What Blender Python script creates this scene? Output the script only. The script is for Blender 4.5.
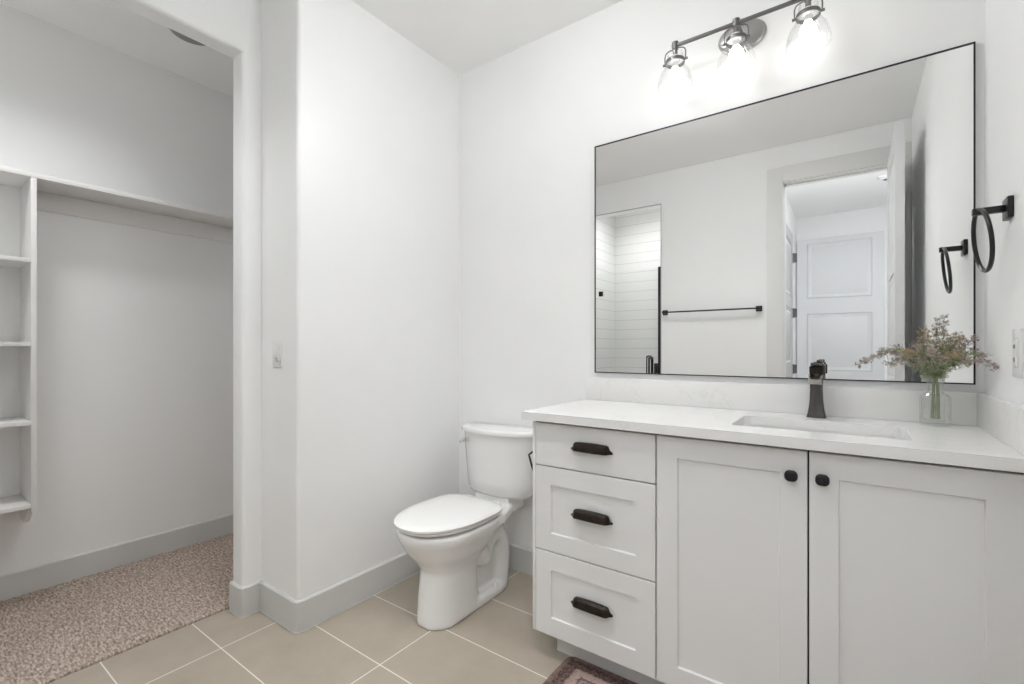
import bpy, bmesh, math, random
from mathutils import Vector, Matrix
random.seed(7)
for o in list(bpy.data.objects): bpy.data.objects.remove(o)
S = bpy.context.scene
COL = S.collection

# ---------------------------------------------------------------- camera
YAW = math.atan(340/469.8)
cam_d = bpy.data.cameras.new('camera'); cam_d.sensor_width = 36; cam_d.lens = 36*469.8/1024
cam_d.shift_y = 7/1024; cam_d.clip_start = 0.02
cam = bpy.data.objects.new('camera', cam_d); COL.objects.link(cam)
cam.location = (0, 0, 1.16); cam.rotation_euler = (math.pi/2, 0, YAW)
S.camera = cam
# ---------------------------------------------------------------- world, exposure, lamp strengths
w = bpy.data.worlds.new('world'); S.world = w; w.use_nodes = True
w.node_tree.nodes['Background'].inputs[0].default_value = (1, 1, 1, 1)
w.node_tree.nodes['Background'].inputs[1].default_value = 0.3
S.view_settings.view_transform = 'Standard'; S.view_settings.look = 'None'
S.view_settings.gamma = 1; S.view_settings.use_curve_mapping = False
S.view_settings.exposure = 0.0
S.cycles.max_bounces = 16; S.cycles.diffuse_bounces = 10; S.cycles.glossy_bounces = 6; S.cycles.transparent_max_bounces = 24
BULB = 11.0        # vanity bulbs
ROOM = 24.5         # added fill bowl on the bathroom ceiling
HALL = 88.0         # added fill light on the hall ceiling
CAN = 32.0          # watts of each fill can added over the bathroom
SHOWER = 42.0       # watts of the fill can added in the shower
CLOSET = 62.0       # watts of the fill can added in the closet

# ---------------------------------------------------------------- key dimensions (metres)
YB, XL, XR, XC, XCI = 2.02, -1.838, 0.330, -2.14, -2.235
YP, YJ = 1.045, 0.965            # pilaster face, closet jamb face
YO, YOI = -0.17, -0.29           # wall with the doorway, its hall side
XCB, ZC, ZH = -3.15, 2.74, 2.452 # closet back, ceiling, head of openings

# ---------------------------------------------------------------- materials
def new_mat(name):
    m = bpy.data.materials.new(name); m.use_nodes = True
    return m, m.node_tree, m.node_tree.nodes['Principled BSDF']
def N(nt, t, **kw):
    n = nt.nodes.new(t)
    for k, v in kw.items(): setattr(n, k, v)
    return n
def bump(nt, b, h, strength, dist):
    n = N(nt, 'ShaderNodeBump'); n.inputs['Strength'].default_value = strength; n.inputs['Distance'].default_value = dist
    nt.links.new(h, n.inputs['Height']); nt.links.new(n.outputs[0], b.inputs['Normal'])
def noise(nt, scale, detail=3, vec=None, rough=.5):
    n = N(nt, 'ShaderNodeTexNoise'); n.inputs['Scale'].default_value = scale; n.inputs['Detail'].default_value = detail; n.inputs['Roughness'].default_value = rough
    if vec is not None: nt.links.new(vec, n.inputs['Vector'])
    return n
def pos(nt): return N(nt, 'ShaderNodeNewGeometry').outputs['Position']
def mapping(nt, vec, scale):
    m = N(nt, 'ShaderNodeMapping'); m.inputs['Scale'].default_value = scale; nt.links.new(vec, m.inputs['Vector']); return m.outputs[0]
def ramp(nt, fac, stops):
    r = N(nt, 'ShaderNodeValToRGB'); e = r.color_ramp.elements
    while len(e) < len(stops): e.new(.5)
    for el, (p, c) in zip(e, stops): el.position = p; el.color = (*c, 1)
    nt.links.new(fac, r.inputs[0]); return r.outputs[0]
def mth(nt, op, a, b=None, c=None):
    n = N(nt, 'ShaderNodeMath', operation=op)
    for i, v in enumerate((a, b, c)):
        if v is None: continue
        if isinstance(v, (int, float)): n.inputs[i].default_value = v
        else: nt.links.new(v, n.inputs[i])
    return n.outputs[0]
def mixc(nt, fac, a, b):
    n = N(nt, 'ShaderNodeMix', data_type='RGBA')
    nt.links.new(fac, n.inputs[0])
    for i, v in ((6, a), (7, b)):
        if isinstance(v, tuple): n.inputs[i].default_value = (*v, 1)
        else: nt.links.new(v, n.inputs[i])
    return n.outputs[2]
def simple(name, col, rough=.5, metal=0, bs=0, bscale=200, var=0, vscale=3, coat=0, ior=1.45):
    m, nt, b = new_mat(name)
    b.inputs['Roughness'].default_value = rough; b.inputs['Metallic'].default_value = metal
    b.inputs['Coat Weight'].default_value = coat; b.inputs['IOR'].default_value = ior
    p = pos(nt)
    n = noise(nt, vscale, 3, p)
    k = max(var, .01)
    c = ramp(nt, n.outputs['Fac'], [(.3, tuple(x*(1-k) for x in col)), (.7, tuple(min(1, x*(1+k)) for x in col))])
    nt.links.new(c, b.inputs['Base Color'])
    if bs: bump(nt, b, noise(nt, bscale, 2, p).outputs['Fac'], bs, .001)
    return m
def emit(name, col, s):
    m, nt, b = new_mat(name)
    b.inputs['Base Color'].default_value = (*col, 1)
    b.inputs['Emission Color'].default_value = (*col, 1); b.inputs['Emission Strength'].default_value = s
    return m
def clear_glass(name, tint=(1, 1, 1), facing=.25, k=.35):
    m, nt, b = new_mat(name); nt.nodes.remove(b)
    t = N(nt, 'ShaderNodeBsdfTransparent'); t.inputs[0].default_value = (*tint, 1)
    g = N(nt, 'ShaderNodeBsdfGlossy'); g.inputs['Roughness'].default_value = .03
    l = N(nt, 'ShaderNodeLayerWeight'); l.inputs[0].default_value = facing
    f = mth(nt, 'MULTIPLY_ADD', l.outputs['Facing'], k, .015)
    mx = N(nt, 'ShaderNodeMixShader'); nt.links.new(f, mx.inputs[0]); nt.links.new(t.outputs[0], mx.inputs[1]); nt.links.new(g.outputs[0], mx.inputs[2])
    nt.links.new(mx.outputs[0], nt.nodes['Material Output'].inputs[0]); return m

WALL = simple('wall_paint', (.878, .880, .878), .62, bs=.25, bscale=180)
CEIL = simple('ceiling_paint', (.92, .92, .912), .8, bs=.2, bscale=160)
TRIM = simple('trim_paint', (.62, .618, .605), .42)
CASE = simple('casing_paint', (.76, .757, .745), .42)
DOORM = simple('door_paint', (.72, .725, .73), .42)
SHELFM = simple('shelf_paint', (.80, .795, .785), .45)
CAB = simple('cabinet_paint', (.78, .78, .772), .4)
GAP_SHADE = simple('carcass_gap_shade', (.025, .024, .023), .6)  # near-black so the gaps and the line under the counter read as shadow
PORC = simple('porcelain', (.83, .825, .815), .12, coat=.3)
SEATM = simple('toilet_seat_plastic', (.85, .845, .835), .22)
BLACK = simple('matte_black_metal', (.04, .04, .042), .32, .75)
GUN = simple('gunmetal', (.115, .108, .10), .24, .95)
BRONZE = simple('oil_rubbed_bronze', (.035, .026, .021), .42, .7, var=.35, vscale=60)
KNOBM = simple('black_knob_metal', (.018, .017, .021), .5, .3)
FIXT = simple('bronze_fixture_metal', (.17, .165, .16), .42, .8)
CHROME = simple('chrome', (.75, .75, .75), .12, 1)
PLATEM = simple('bulb_lit_plate_metal', (.40, .395, .385), .35, .9)  # fixture metal made lighter: the nearby bulbs' light is put into the colour
STEEL = simple('hinge_steel', (.16, .16, .17), .4, .6)
PLAST = simple('switch_plastic', (.80, .80, .79), .3)
SLOT = simple('dark_slot', (.12, .12, .12), .6)
GLASS = clear_glass('clear_glass')
VGLASS = clear_glass('vase_glass', (.995, 1, .997), .35, .50)
SGLASS = clear_glass('shower_glass', (.995, 1, .997), .15, .12)
BULBM = emit('lit_bulb', (1, .985, .955), BULB)
ROOMM = emit('fill_bowl_room', (.985, .995, 1), ROOM)
HALLM = emit('fill_diffuser_hall', (.93, .96, 1), HALL)
OFFL = simple('unlit_diffuser', (.30, .30, .29), .5)
GREEN = simple('leaf_green', (.36, .41, .25), .6, var=.3, vscale=40)
SAGE = simple('leaf_sage', (.46, .49, .38), .6, var=.25, vscale=40)
STEMM = simple('stem_green', (.33, .36, .24), .6)
MAUVE = simple('blossom_mauve', (.39, .29, .29), .7, var=.45, vscale=120)
TAN = simple('blossom_tan', (.47, .35, .22), .7, var=.35, vscale=120)
PINK = simple('blossom_pale', (.52, .42, .41), .7, var=.3, vscale=120)

def mirror_mat():
    m, nt, b = new_mat('silvered_mirror')
    b.inputs['Metallic'].default_value = 1; b.inputs['Roughness'].default_value = 0
    b.inputs['Base Color'].default_value = (.93, .935, .93, 1); return m
MIRROR = mirror_mat()

def tile_floor():
    m, nt, b = new_mat('floor_tile')
    p = pos(nt); s = N(nt, 'ShaderNodeSeparateXYZ'); nt.links.new(p, s.inputs[0])
    def line(v, off, per, wd):
        t = mth(nt, 'FRACT', mth(nt, 'DIVIDE', mth(nt, 'ADD', v, -off + per*20), per))
        d = mth(nt, 'MULTIPLY', mth(nt, 'MINIMUM', t, mth(nt, 'SUBTRACT', 1.0, t)), per)
        return mth(nt, 'LESS_THAN', d, wd/2)
    gx = line(s.outputs[0], -1.981, .576, .0042); gy = line(s.outputs[1], .8145, .299, .0042)
    g = mth(nt, 'MAXIMUM', gx, gy)
    n1 = noise(nt, 3.5, 5, p, .6); n2 = noise(nt, 60, 3, p)
    c = ramp(nt, n1.outputs['Fac'], [(.3, (.36, .312, .25)), (.7, (.46, .404, .33))])
    c2 = mixc(nt, mth(nt, 'MULTIPLY', n2.outputs['Fac'], .25), c, (.42, .37, .31))
    nt.links.new(mixc(nt, g, c2, (.80, .77, .72)), b.inputs['Base Color'])
    nt.links.new(mth(nt, 'MULTIPLY_ADD', g, .35, .42), b.inputs['Roughness'])
    bump(nt, b, mth(nt, 'SUBTRACT', 1.0, g), .3, .001); return m
FLOORM = tile_floor()

def shower_tile():
    m, nt, b = new_mat('white_wall_tile')
    p = pos(nt); s = N(nt, 'ShaderNodeSeparateXYZ'); nt.links.new(p, s.inputs[0])
    def line(v, per, wd):
        t = mth(nt, 'FRACT', mth(nt, 'DIVIDE', mth(nt, 'ADD', v, 20*per), per))
        d = mth(nt, 'MULTIPLY', mth(nt, 'MINIMUM', t, mth(nt, 'SUBTRACT', 1.0, t)), per)
        return mth(nt, 'LESS_THAN', d, wd/2)
    gz = line(s.outputs[2], .106, .0055)
    gh = line(mth(nt, 'ADD', s.outputs[0], s.outputs[1]), .42, .003)
    g = mth(nt, 'MAXIMUM', gz, mth(nt, 'MULTIPLY', gh, .35))
    nt.links.new(mixc(nt, g, (.80, .80, .79), (.60, .60, .59)), b.inputs['Base Color'])
    b.inputs['Roughness'].default_value = .2
    bump(nt, b, mth(nt, 'SUBTRACT', 1.0, g), .4, .001); return m
STILE = shower_tile()

def carpet_mat():
    m, nt, b = new_mat('carpet_pile')
    p = pos(nt)
    n = noise(nt, 1, 4, mapping(nt, p, (42, 125, 80)), .7)
    n2 = noise(nt, 3.0, 3, p); n3 = noise(nt, 420, 2, p)
    f = mth(nt, 'ADD', mth(nt, 'MULTIPLY', n.outputs['Fac'], .75), mth(nt, 'MULTIPLY', n3.outputs['Fac'], .25))
    c = ramp(nt, f, [(.38, (.16, .115, .088)), (.48, (.37, .29, .238)), (.60, (.70, .60, .53))])
    c2 = mixc(nt, mth(nt, 'MULTIPLY', n2.outputs['Fac'], .22), c, (.47, .385, .33))
    nt.links.new(c2, b.inputs['Base Color']); b.inputs['Roughness'].default_value = .95
    bump(nt, b, f, 1.0, .006); return m
CARPET = carpet_mat()

RX0, RX1, RY0, RY1 = -.862, .12, .95, 1.562
def rug_mat():
    m, nt, b = new_mat('rug_weave')
    p = pos(nt); s = N(nt, 'ShaderNodeSeparateXYZ'); nt.links.new(p, s.inputs[0])
    x, y = s.outputs[0], s.outputs[1]
    d = mth(nt, 'MINIMUM', mth(nt, 'MINIMUM', mth(nt, 'ADD', x, -RX0), mth(nt, 'SUBTRACT', RX1, x)),
            mth(nt, 'MINIMUM', mth(nt, 'ADD', y, -RY0), mth(nt, 'SUBTRACT', RY1, y)))
    wob = noise(nt, 60, 3, p)
    d = mth(nt, 'ADD', d, mth(nt, 'MULTIPLY_ADD', wob.outputs['Fac'], .02, -.01))
    A, B, D = (.36, .26, .225), (.085, .046, .039), (.03, .016, .014)
    c = ramp(nt, mth(nt, 'MULTIPLY', d, 4.0), [(0, (.20, .13, .11)), (.075, (.15, .09, .08)), (.10, D), (.19, B), (.225, D), (.26, A), (.36, (.44, .34, .30)), (.385, D), (.42, A), (.52, D), (.56, (.42, .32, .28))])
    k = noise(nt, 110, 4, p, .75)
    sp = ramp(nt, k.outputs['Fac'], [(.42, (0, 0, 0)), (.60, (1, 1, 1))])
    sep = N(nt, 'ShaderNodeSeparateColor'); nt.links.new(sp, sep.inputs[0])
    c2 = mixc(nt, mth(nt, 'MULTIPLY', sep.outputs[0], .40), c, (.36, .25, .215))
    k2 = noise(nt, 70, 3, p); sp2 = mth(nt, 'GREATER_THAN', k2.outputs['Fac'], .6)
    c3 = mixc(nt, mth(nt, 'MULTIPLY', sp2, .5), c2, (.07, .04, .04))
    nt.links.new(c3, b.inputs['Base Color']); b.inputs['Roughness'].default_value = .95
    bump(nt, b, k.outputs['Fac'], .8, .004); return m
RUGM = rug_mat()

def quartz():
    m, nt, b = new_mat('white_quartz')
    p = pos(nt); n = noise(nt, 2.2, 6, p, .65); n2 = noise(nt, 14, 4, p)
    d = mth(nt, 'ABSOLUTE', mth(nt, 'SUBTRACT', n.outputs['Fac'], .5))
    v = ramp(nt, d, [(0, (1, 1, 1)), (.012, (0, 0, 0))])
    sep = N(nt, 'ShaderNodeSeparateColor'); nt.links.new(v, sep.inputs[0])
    f = mth(nt, 'MULTIPLY', sep.outputs[0], mth(nt, 'MULTIPLY', n2.outputs['Fac'], .28))
    nt.links.new(mixc(nt, f, (.80, .795, .785), (.50, .48, .46)), b.inputs['Base Color'])
    b.inputs['Roughness'].default_value = .22; return m
QUARTZ = quartz()

# ---------------------------------------------------------------- mesh helpers (world coordinates)
class MB:
    def __init__(s): s.bm = bmesh.new()
    def poly(s, faces, verts):
        vs = [s.bm.verts.new(v) for v in verts]
        for f in faces:
            try: s.bm.faces.new([vs[i] for i in f])
            except ValueError: pass
        return vs
    def box(s, x0, x1, y0, y1, z0, z1, bev=0, seg=2):
        t = bmesh.new()
        r = bmesh.ops.create_cube(t, size=1)
        for v in t.verts:
            v.co = Vector((x0+(v.co.x+.5)*(x1-x0), y0+(v.co.y+.5)*(y1-y0), z0+(v.co.z+.5)*(z1-z0)))
        if bev: bmesh.ops.bevel(t, geom=t.edges[:], offset=bev, segments=seg, profile=.5, affect='EDGES')
        s.join(t); return s
    def join(s, t, M=None):
        if M is not None: bmesh.ops.transform(t, matrix=M, verts=t.verts)
        me = bpy.data.meshes.new('tmp'); t.to_mesh(me); t.free(); s.bm.from_mesh(me); bpy.data.meshes.remove(me)
    def loft(s, rings, cap=True, closed=False):
        L = [[s.bm.verts.new(p) for p in r] for r in rings]; n = len(L[0])
        prs = list(zip(L, L[1:])) + ([(L[-1], L[0])] if closed else [])
        for a, b in prs:
            for i in range(n):
                try: s.bm.faces.new((a[i], a[(i+1) % n], b[(i+1) % n], b[i]))
                except ValueError: pass
        if cap and not closed:
            s.bm.faces.new(list(reversed(L[0]))); s.bm.faces.new(L[-1])
        return s
    def lathe(s, prof, c, seg=32, flute=0, nfl=16, sq=0):
        rings = []
        for r, z in prof:
            ring = []
            for i in range(seg):
                a = 2*math.pi*i/seg; rr = r*(1+flute*math.cos(nfl*a))
                if sq: rr *= (abs(math.cos(a))**sq+abs(math.sin(a))**sq)**(-1/sq)
                ring.append((c[0]+rr*math.cos(a), c[1]+rr*math.sin(a), c[2]+z))
            rings.append(ring)
        return s.loft(rings)
    def tube(s, pts, r, seg=10, closed=False, cap=True):
        pts = [Vector(p) for p in pts]; n = len(pts); rings = []
        up = Vector((0, 0, 1)); prev = None
        for i, p in enumerate(pts):
            if closed: t = (pts[(i+1) % n]-pts[i-1])
            else: t = pts[min(i+1, n-1)]-pts[max(i-1, 0)]
            t.normalize()
            if prev is None:
                a = t.cross(up)
                if a.length < .1: a = t.cross(Vector((1, 0, 0)))
            else: a = prev-t*prev.dot(t)
            a.normalize(); prev = a; b = t.cross(a)
            rr = r[i] if isinstance(r, (list, tuple)) else r
            rings.append([p+(a*math.cos(2*math.pi*k/seg)+b*math.sin(2*math.pi*k/seg))*rr for k in range(seg)])
        return s.loft(rings, cap=cap, closed=closed)
    def prism(s, pts, z0, z1):
        return s.loft([[(x, y, z0) for x, y in pts], [(x, y, z1) for x, y in pts]])
    def prism_ax(s, pts, a0, a1, axis):
        f = {'x': lambda a, p: (a, p[0], p[1]), 'y': lambda a, p: (p[0], a, p[1])}[axis]
        return s.loft([[f(a0, p) for p in pts], [f(a1, p) for p in pts]])
    def build(s, name, mat, parent=None, smooth=True, angle=35):
        bmesh.ops.recalc_face_normals(s.bm, faces=s.bm.faces)
        o0 = Vector((0, 0, 0)); q = parent
        while q is not None: o0 += q.location; q = q.parent
        for v in s.bm.verts: v.co -= o0
        me = bpy.data.meshes.new(name); s.bm.to_mesh(me); s.bm.free(); me.materials.append(mat)
        if smooth:
            for p in me.polygons: p.use_smooth = True
            me.set_sharp_from_angle(angle=math.radians(angle))
        o = bpy.data.objects.new(name, me); COL.objects.link(o)
        if parent is not None: o.parent = parent
        return o
def tag(o, label, cat, group=None, kind=None):
    o['label'] = label; o['category'] = cat
    if group: o['group'] = group
    if kind: o['kind'] = kind
    return o
def thing(name, loc, label, cat, group=None):
    o = bpy.data.objects.new(name, None); o.empty_display_size = .05; COL.objects.link(o); o.location = loc
    return tag(o, label, cat, group)
def struct(name, mb, mat, label, cat, parent=None):
    o = mb.build(name, mat, parent); o['kind'] = 'structure'; o['label'] = label; o['category'] = cat; return o
def spline(pts, n=8):
    pts = [Vector(p) for p in pts]; P = [pts[0]*2-pts[1]]+pts+[pts[-1]*2-pts[-2]]; out = []
    for i in range(1, len(P)-2):
        a, b, c, d = P[i-1:i+3]
        for k in range(n):
            t = k/n
            out.append(.5*((2*b)+(c-a)*t+(2*a-5*b+4*c-d)*t*t+(3*b-a-3*c+d)*t**3))
    return out+[pts[-1]]
def rrect(x0, x1, y0, y1, r, seg=6):
    out = []
    for cx, cy, a0 in ((x1-r, y1-r, 0), (x0+r, y1-r, 90), (x0+r, y0+r, 180), (x1-r, y0+r, 270)):
        for k in range(seg+1):
            a = math.radians(a0+90*k/seg); out.append((cx+r*math.cos(a), cy+r*math.sin(a)))
    return out
def superell(hw, y0, y1, cx, n=2.3, seg=40, k=.5, nb=.8):
    """closed outline; the widest point lies at fraction k of the way from y0 (front) to y1 (back)"""
    cy = y0+(y1-y0)*k; out = []
    for i in range(seg):
        a = 2*math.pi*i/seg; c, s_ = math.cos(a), math.sin(a)
        h = (y1-cy) if s_ > 0 else (cy-y0)
        m = n if s_ <= 0 else n+nb
        out.append((cx+hw*math.copysign(abs(c)**(2/m), c), cy+h*math.copysign(abs(s_)**(2/m), s_)))
    return out
def arc(cx, cy, r, a0, a1, n=5):
    return [(cx+r*math.cos(math.radians(a0+(a1-a0)*i/n)), cy+r*math.sin(math.radians(a0+(a1-a0)*i/n))) for i in range(n+1)]

# ================================================================= SETTING
struct('floor', MB().box(-2.258, XR+.1, -.29, YB+.1, -.08, 0), FLOORM, 'beige rectangular floor tiles with pale grout lines', 'floor')
struct('ceiling', MB().box(-3.3, 1.0, -2.75, YB+.1, ZC, ZC+.1), CEIL, 'flat white ceiling', 'ceiling')
struct('wall_back', MB().box(XL-.05, XR+.1, YB, YB+.12, 0, ZC), WALL, 'white wall behind toilet and vanity', 'wall')
struct('wall_right', MB().box(XR, XR+.1, YO, YB, 0, ZC), WALL, 'white side wall at the right end of the vanity', 'wall')
rb = .018
pts = [(XL, YB+.12)] + [(XL, YP+rb)] + arc(XL-rb, YP+rb, rb, 0, -90)[1:] + [(XC, YP)] + [(XC, YJ+rb)] + arc(XC-rb, YJ+rb, rb, 0, -90)[1:] \
    + arc(XCI+.01, YJ+.01, .01, 270, 180) + [(XCI, YB+.12)]
struct('wall_left', MB().prism(pts, 0, ZC), WALL, 'white wall block between the closet opening and the toilet', 'wall')
hd = [(XC, ZC), (XC, ZH+rb)] + arc(XC-rb, ZH+rb, rb, 0, -90)[1:] + arc(XCI+.01, ZH+.01, .01, 270, 180) + [(XCI, ZC)]
mb = MB(); mb.loft([[(x, y, z) for x, z in hd] for y in (-.02, YJ+.012)])
struct('wall_header', mb, WALL, 'white lintel over the closet opening with rounded edge', 'wall')
struct('wall_left_front', MB().box(XCI, XC, YO, -.02, 0, ZC), WALL, 'white wall at the near side of the closet opening', 'wall')
# closet
struct('wall_closet_back', MB().box(XCB-.1, XCB, -.4, YB+.12, 0, ZC), WALL, 'white back wall of the closet', 'wall')
struct('wall_closet_far', MB().box(XCB, XCI, YB, YB+.12, 0, ZC), WALL, 'white far end wall of the closet', 'wall')
struct('wall_closet_near', MB().box(XCB, XCI, -.4, -.30, 0, ZC), WALL, 'white near end wall of the closet', 'wall')
struct('floor_closet', MB().box(XCB, -2.258, -.3, YB, -.08, -.002), simple('subfloor', (.3, .27, .24), .8), 'subfloor beneath the closet carpet', 'floor')
# doorway wall: pieces around the shower opening and the doorway
SX0, SX1, DX0, DX1 = -2.10, -1.383, -.445, .268
for nm, a in (('wall_doorway_middle', (SX1, DX0, 0, ZC)), ('wall_doorway_right', (DX1, XR, 0, ZC)), ('wall_doorway_left', (XC, SX0, 0, ZC)),
              ('wall_over_shower', (SX0, SX1, 2.462, ZC)), ('wall_over_door', (DX0, DX1, 2.462, ZC))):
    struct(nm, MB().box(a[0], a[1], YOI, YO, a[2], a[3]), WALL,
           {'wall_doorway_middle': 'white wall carrying the towel bar, seen in the mirror', 'wall_doorway_right': 'narrow white wall strip behind the open door',
            'wall_doorway_left': 'white wall strip at the far side of the shower opening', 'wall_over_shower': 'white wall above the shower opening in the mirror',
            'wall_over_door': 'white wall above the doorway in the mirror'}[nm], 'wall')
# shower
SL, SB, SR = -2.195, -1.02, -1.30
struct('wall_shower_left', MB().box(SL-.08, SL, SB, YOI, 0, ZC), STILE, 'white tiled side wall inside the shower', 'wall')
struct('wall_shower_back', MB().box(SL-.08, SR+.08, SB-.08, SB, 0, ZC), STILE, 'white tiled back wall inside the shower', 'wall')
struct('wall_shower_right', MB().box(SR, SR+.08, SB, YOI, 0, ZC), STILE, 'white tiled near side wall inside the shower', 'wall')
struct('floor_shower', MB().box(SL-.08, SR+.08, SB-.08, YOI, -.08, -.002), STILE, 'white tiled shower floor', 'floor')
# hall
struct('wall_hall_end', MB().box(-.66, .82, -2.74, -2.62, 0, ZC), WALL, 'white wall at the far end of the hall', 'wall')
struct('wall_hall_left', MB().box(-.66, -.55, -2.62, YOI, 0, ZC), WALL, 'white left wall of the hall in the mirror', 'wall')
struct('wall_hall_right', MB().box(.70, .82, -2.62, YOI, 0, ZC), WALL, 'white right wall of the hall', 'wall')
struct('wall_hall_near', MB().box(XR, .70, YOI, YOI+.1, 0, ZC), WALL, 'white near wall of the hall beside the doorway', 'wall')
struct('floor_hall', MB().box(-.66, .82, -2.74, YOI, -.08, 0), simple('hall_floor', (.40, .35, .30), .7, var=.1, vscale=20), 'plain floor of the hall', 'floor')

# baseboards: a chamfered strip along a wall path
def strip(path, t, h, side=1):
    n = len(path); off = []
    for i in range(n):
        def nrm(a, b):
            d = Vector((b[0]-a[0], b[1]-a[1])).normalized(); return Vector((-d.y, d.x))*side
        if i == 0: m = nrm(path[0], path[1]); L = 1
        elif i == n-1: m = nrm(path[-2], path[-1]); L = 1
        else:
            a, b = nrm(path[i-1], path[i]), nrm(path[i], path[i+1]); m = (a+b).normalized(); L = 1/max(.3, m.dot(a))
        off.append(m*L)
    mb = MB(); rings = []
    for p, o in zip(path, off):
        q = lambda k: (p[0]+o.x*t*k, p[1]+o.y*t*k)
        rings.append([(*q(-.15), 0), (*q(1), 0), (*q(1), h-.006), (*q(.6), h), (*q(-.15), h)])
    return mb.loft(rings)
BH = .128
def bboard(nm, path, label, side=1):
    return struct(nm, strip(path, .013, BH, side), TRIM, label, 'baseboard')
bboard('baseboard_left', [(XL, YB), (XL, YP+rb), (XL-rb*.3, YP+rb*.3), (XL-rb, YP), (XC, YP), (XC, YJ+rb), (XC-rb*.3, YJ+rb*.3), (XC-rb, YJ), (XCI, YJ)], 'grey baseboard wrapping the wall corner beside the toilet')
bboard('baseboard_back', [(XL+.013, YB), (-1.0, YB)], 'grey baseboard behind the toilet', -1)
bboard('baseboard_closet', [(XCB, YB), (XCB, -.30)], 'grey baseboard along the closet back wall')
bboard('baseboard_closet_far', [(XCI, YB), (XCB, YB)], 'grey baseboard on the closet end wall')
bboard('baseboard_doorway', [(-.545, YO), (SX1, YO)], 'grey baseboard under the towel bar', -1)
bboard('baseboard_right', [(XR, YO), (XR, 1.47)], 'grey baseboard on the right wall')

CAULK = simple('white_caulk', (.82, .81, .79), .6)
struct('trim_4', strip([(XL, YB), (XL, YP+rb), (XL-rb*.3, YP+rb*.3), (XL-rb, YP), (XC, YP), (XC, YJ+rb), (XC-rb*.3, YJ+rb*.3), (XC-rb, YJ), (XCI, YJ)], .0175, .0035), CAULK, 'thin white caulk line under the grey baseboard beside the toilet', 'caulk line')
# doorway casing (bathroom side) and jamb
mb = MB()
mb.box(DX0-.098, DX0+.008, YO-.001, YO+.016, 0, 2.572, .003); mb.box(DX0+.008, XR-.002, YO-.001, YO+.016, 2.456, 2.572, .003)
mb.box(DX1+.003, XR-.002, YO-.001, YO+.016, 0, 2.456, .003)
struct('trim_1', mb, CASE, 'flat grey door casing around the doorway in the mirror', 'door casing')
mb = MB()
mb.box(DX0, DX0+.016, YOI, YO+.004, 0, 2.447); mb.box(DX1-.016, DX1, YOI, YO+.004, 0, 2.447); mb.box(DX0, DX1, YOI, YO+.004, 2.446, 2.462)
mb.box(DX0+.016, DX0+.022, YOI+.03, YO-.045, 0, 2.446); mb.box(DX0+.016, DX1-.016, YOI+.03, YO-.045, 2.434, 2.446); mb.box(DX1-.028, DX1-.016, YOI+.03, YO-.045, 0, 2.446)
struct('trim_2', mb, CASE, 'grey door jamb lining the doorway', 'door jamb')
# shower opening metal edge
mb = MB(); mb.box(SX0, SX1, YO-.012, YO+.002, 2.456, 2.463); mb.box(SX1-.006, SX1+.001, YO-.012, YO+.002, 0, 2.463)
struct('trim_3', mb, simple('tile_edge_metal', (.45, .45, .45), .35, .8), 'thin metal edge around the tiled shower opening', 'edge trim')

def panel_door(name, W, Hh, T, panels, mat, label, loc, rot, handle=None, hinges=(), leaf=.006):
    """door slab in local X (width) and Z, thickness along Y; moulded panels on both faces"""
    root = bpy.data.objects.new(name, None); COL.objects.link(root); root.location = loc; root.rotation_euler = (0, 0, rot)
    root['kind'] = 'structure'; root['label'] = label; root['category'] = 'door'
    def pt(mb_, nm, m):
        bmesh.ops.recalc_face_normals(mb_.bm, faces=mb_.bm.faces)
        me = bpy.data.meshes.new(nm); mb_.bm.to_mesh(me); mb_.bm.free(); me.materials.append(m)
        for p in me.polygons: p.use_smooth = True
        me.set_sharp_from_angle(angle=math.radians(30))
        o = bpy.data.objects.new(nm, me); COL.objects.link(o); o.parent = root; return o
    mb = MB(); r = .011
    mb.box(0, W, r, T-r, 0, Hh)
    xs0, xs1 = panels[0][0], panels[0][1]
    zs = sorted([(p[2], p[3]) for p in panels])
    for y0, y1 in ((0, r), (T-r, T)):
        mb.box(0, xs0, y0, y1, 0, Hh); mb.box(xs1, W, y0, y1, 0, Hh)
        z = 0
        for a, b in zs: mb.box(xs0, xs1, y0, y1, z, a); z = b
        mb.box(xs0, xs1, y0, y1, z, Hh)
    pt(mb, 'slab', mat)
    for a, b in zs:
        m2 = MB()
        for s_ in (0, 1):
            def yy(d): return d if s_ == 0 else T-d
            rings = []
            for ins, d in ((0, .0105), (.012, .002), (.026, .004), (.045, .0105), (.06, .005)):
                rings.append([(xs0+ins, yy(d), a+ins), (xs1-ins, yy(d), a+ins), (xs1-ins, yy(d), b-ins), (xs0+ins, yy(d), b-ins)])
            m2.loft(rings)
        pt(m2, 'panel', mat)
    for hx, hy, hz in hinges:
        m3 = MB(); m3.tube([(hx, hy, hz-.055), (hx, hy, hz+.055)], .008, 10); m3.box(hx-.003, hx+.006, hy-leaf, hy+.004, hz-.05, hz+.05)
        pt(m3, 'hinge', STEEL)
    if handle:
        hx, hz = handle
        m4 = MB(); 
        for sy, y0 in ((-1, 0), (1, T)):
            m4.tube([(hx, y0, hz), (hx, y0+sy*.008, hz)], .028, 20); m4.tube([(hx, y0, hz), (hx, y0+sy*.05, hz)], .010, 12)
            m4.box(hx-.11, hx+.012, min(y0+sy*.04, y0+sy*.055), max(y0+sy*.04, y0+sy*.055), hz-.011, hz+.011, .003)
        pt(m4, 'handle', BLACK)
    return root
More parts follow.
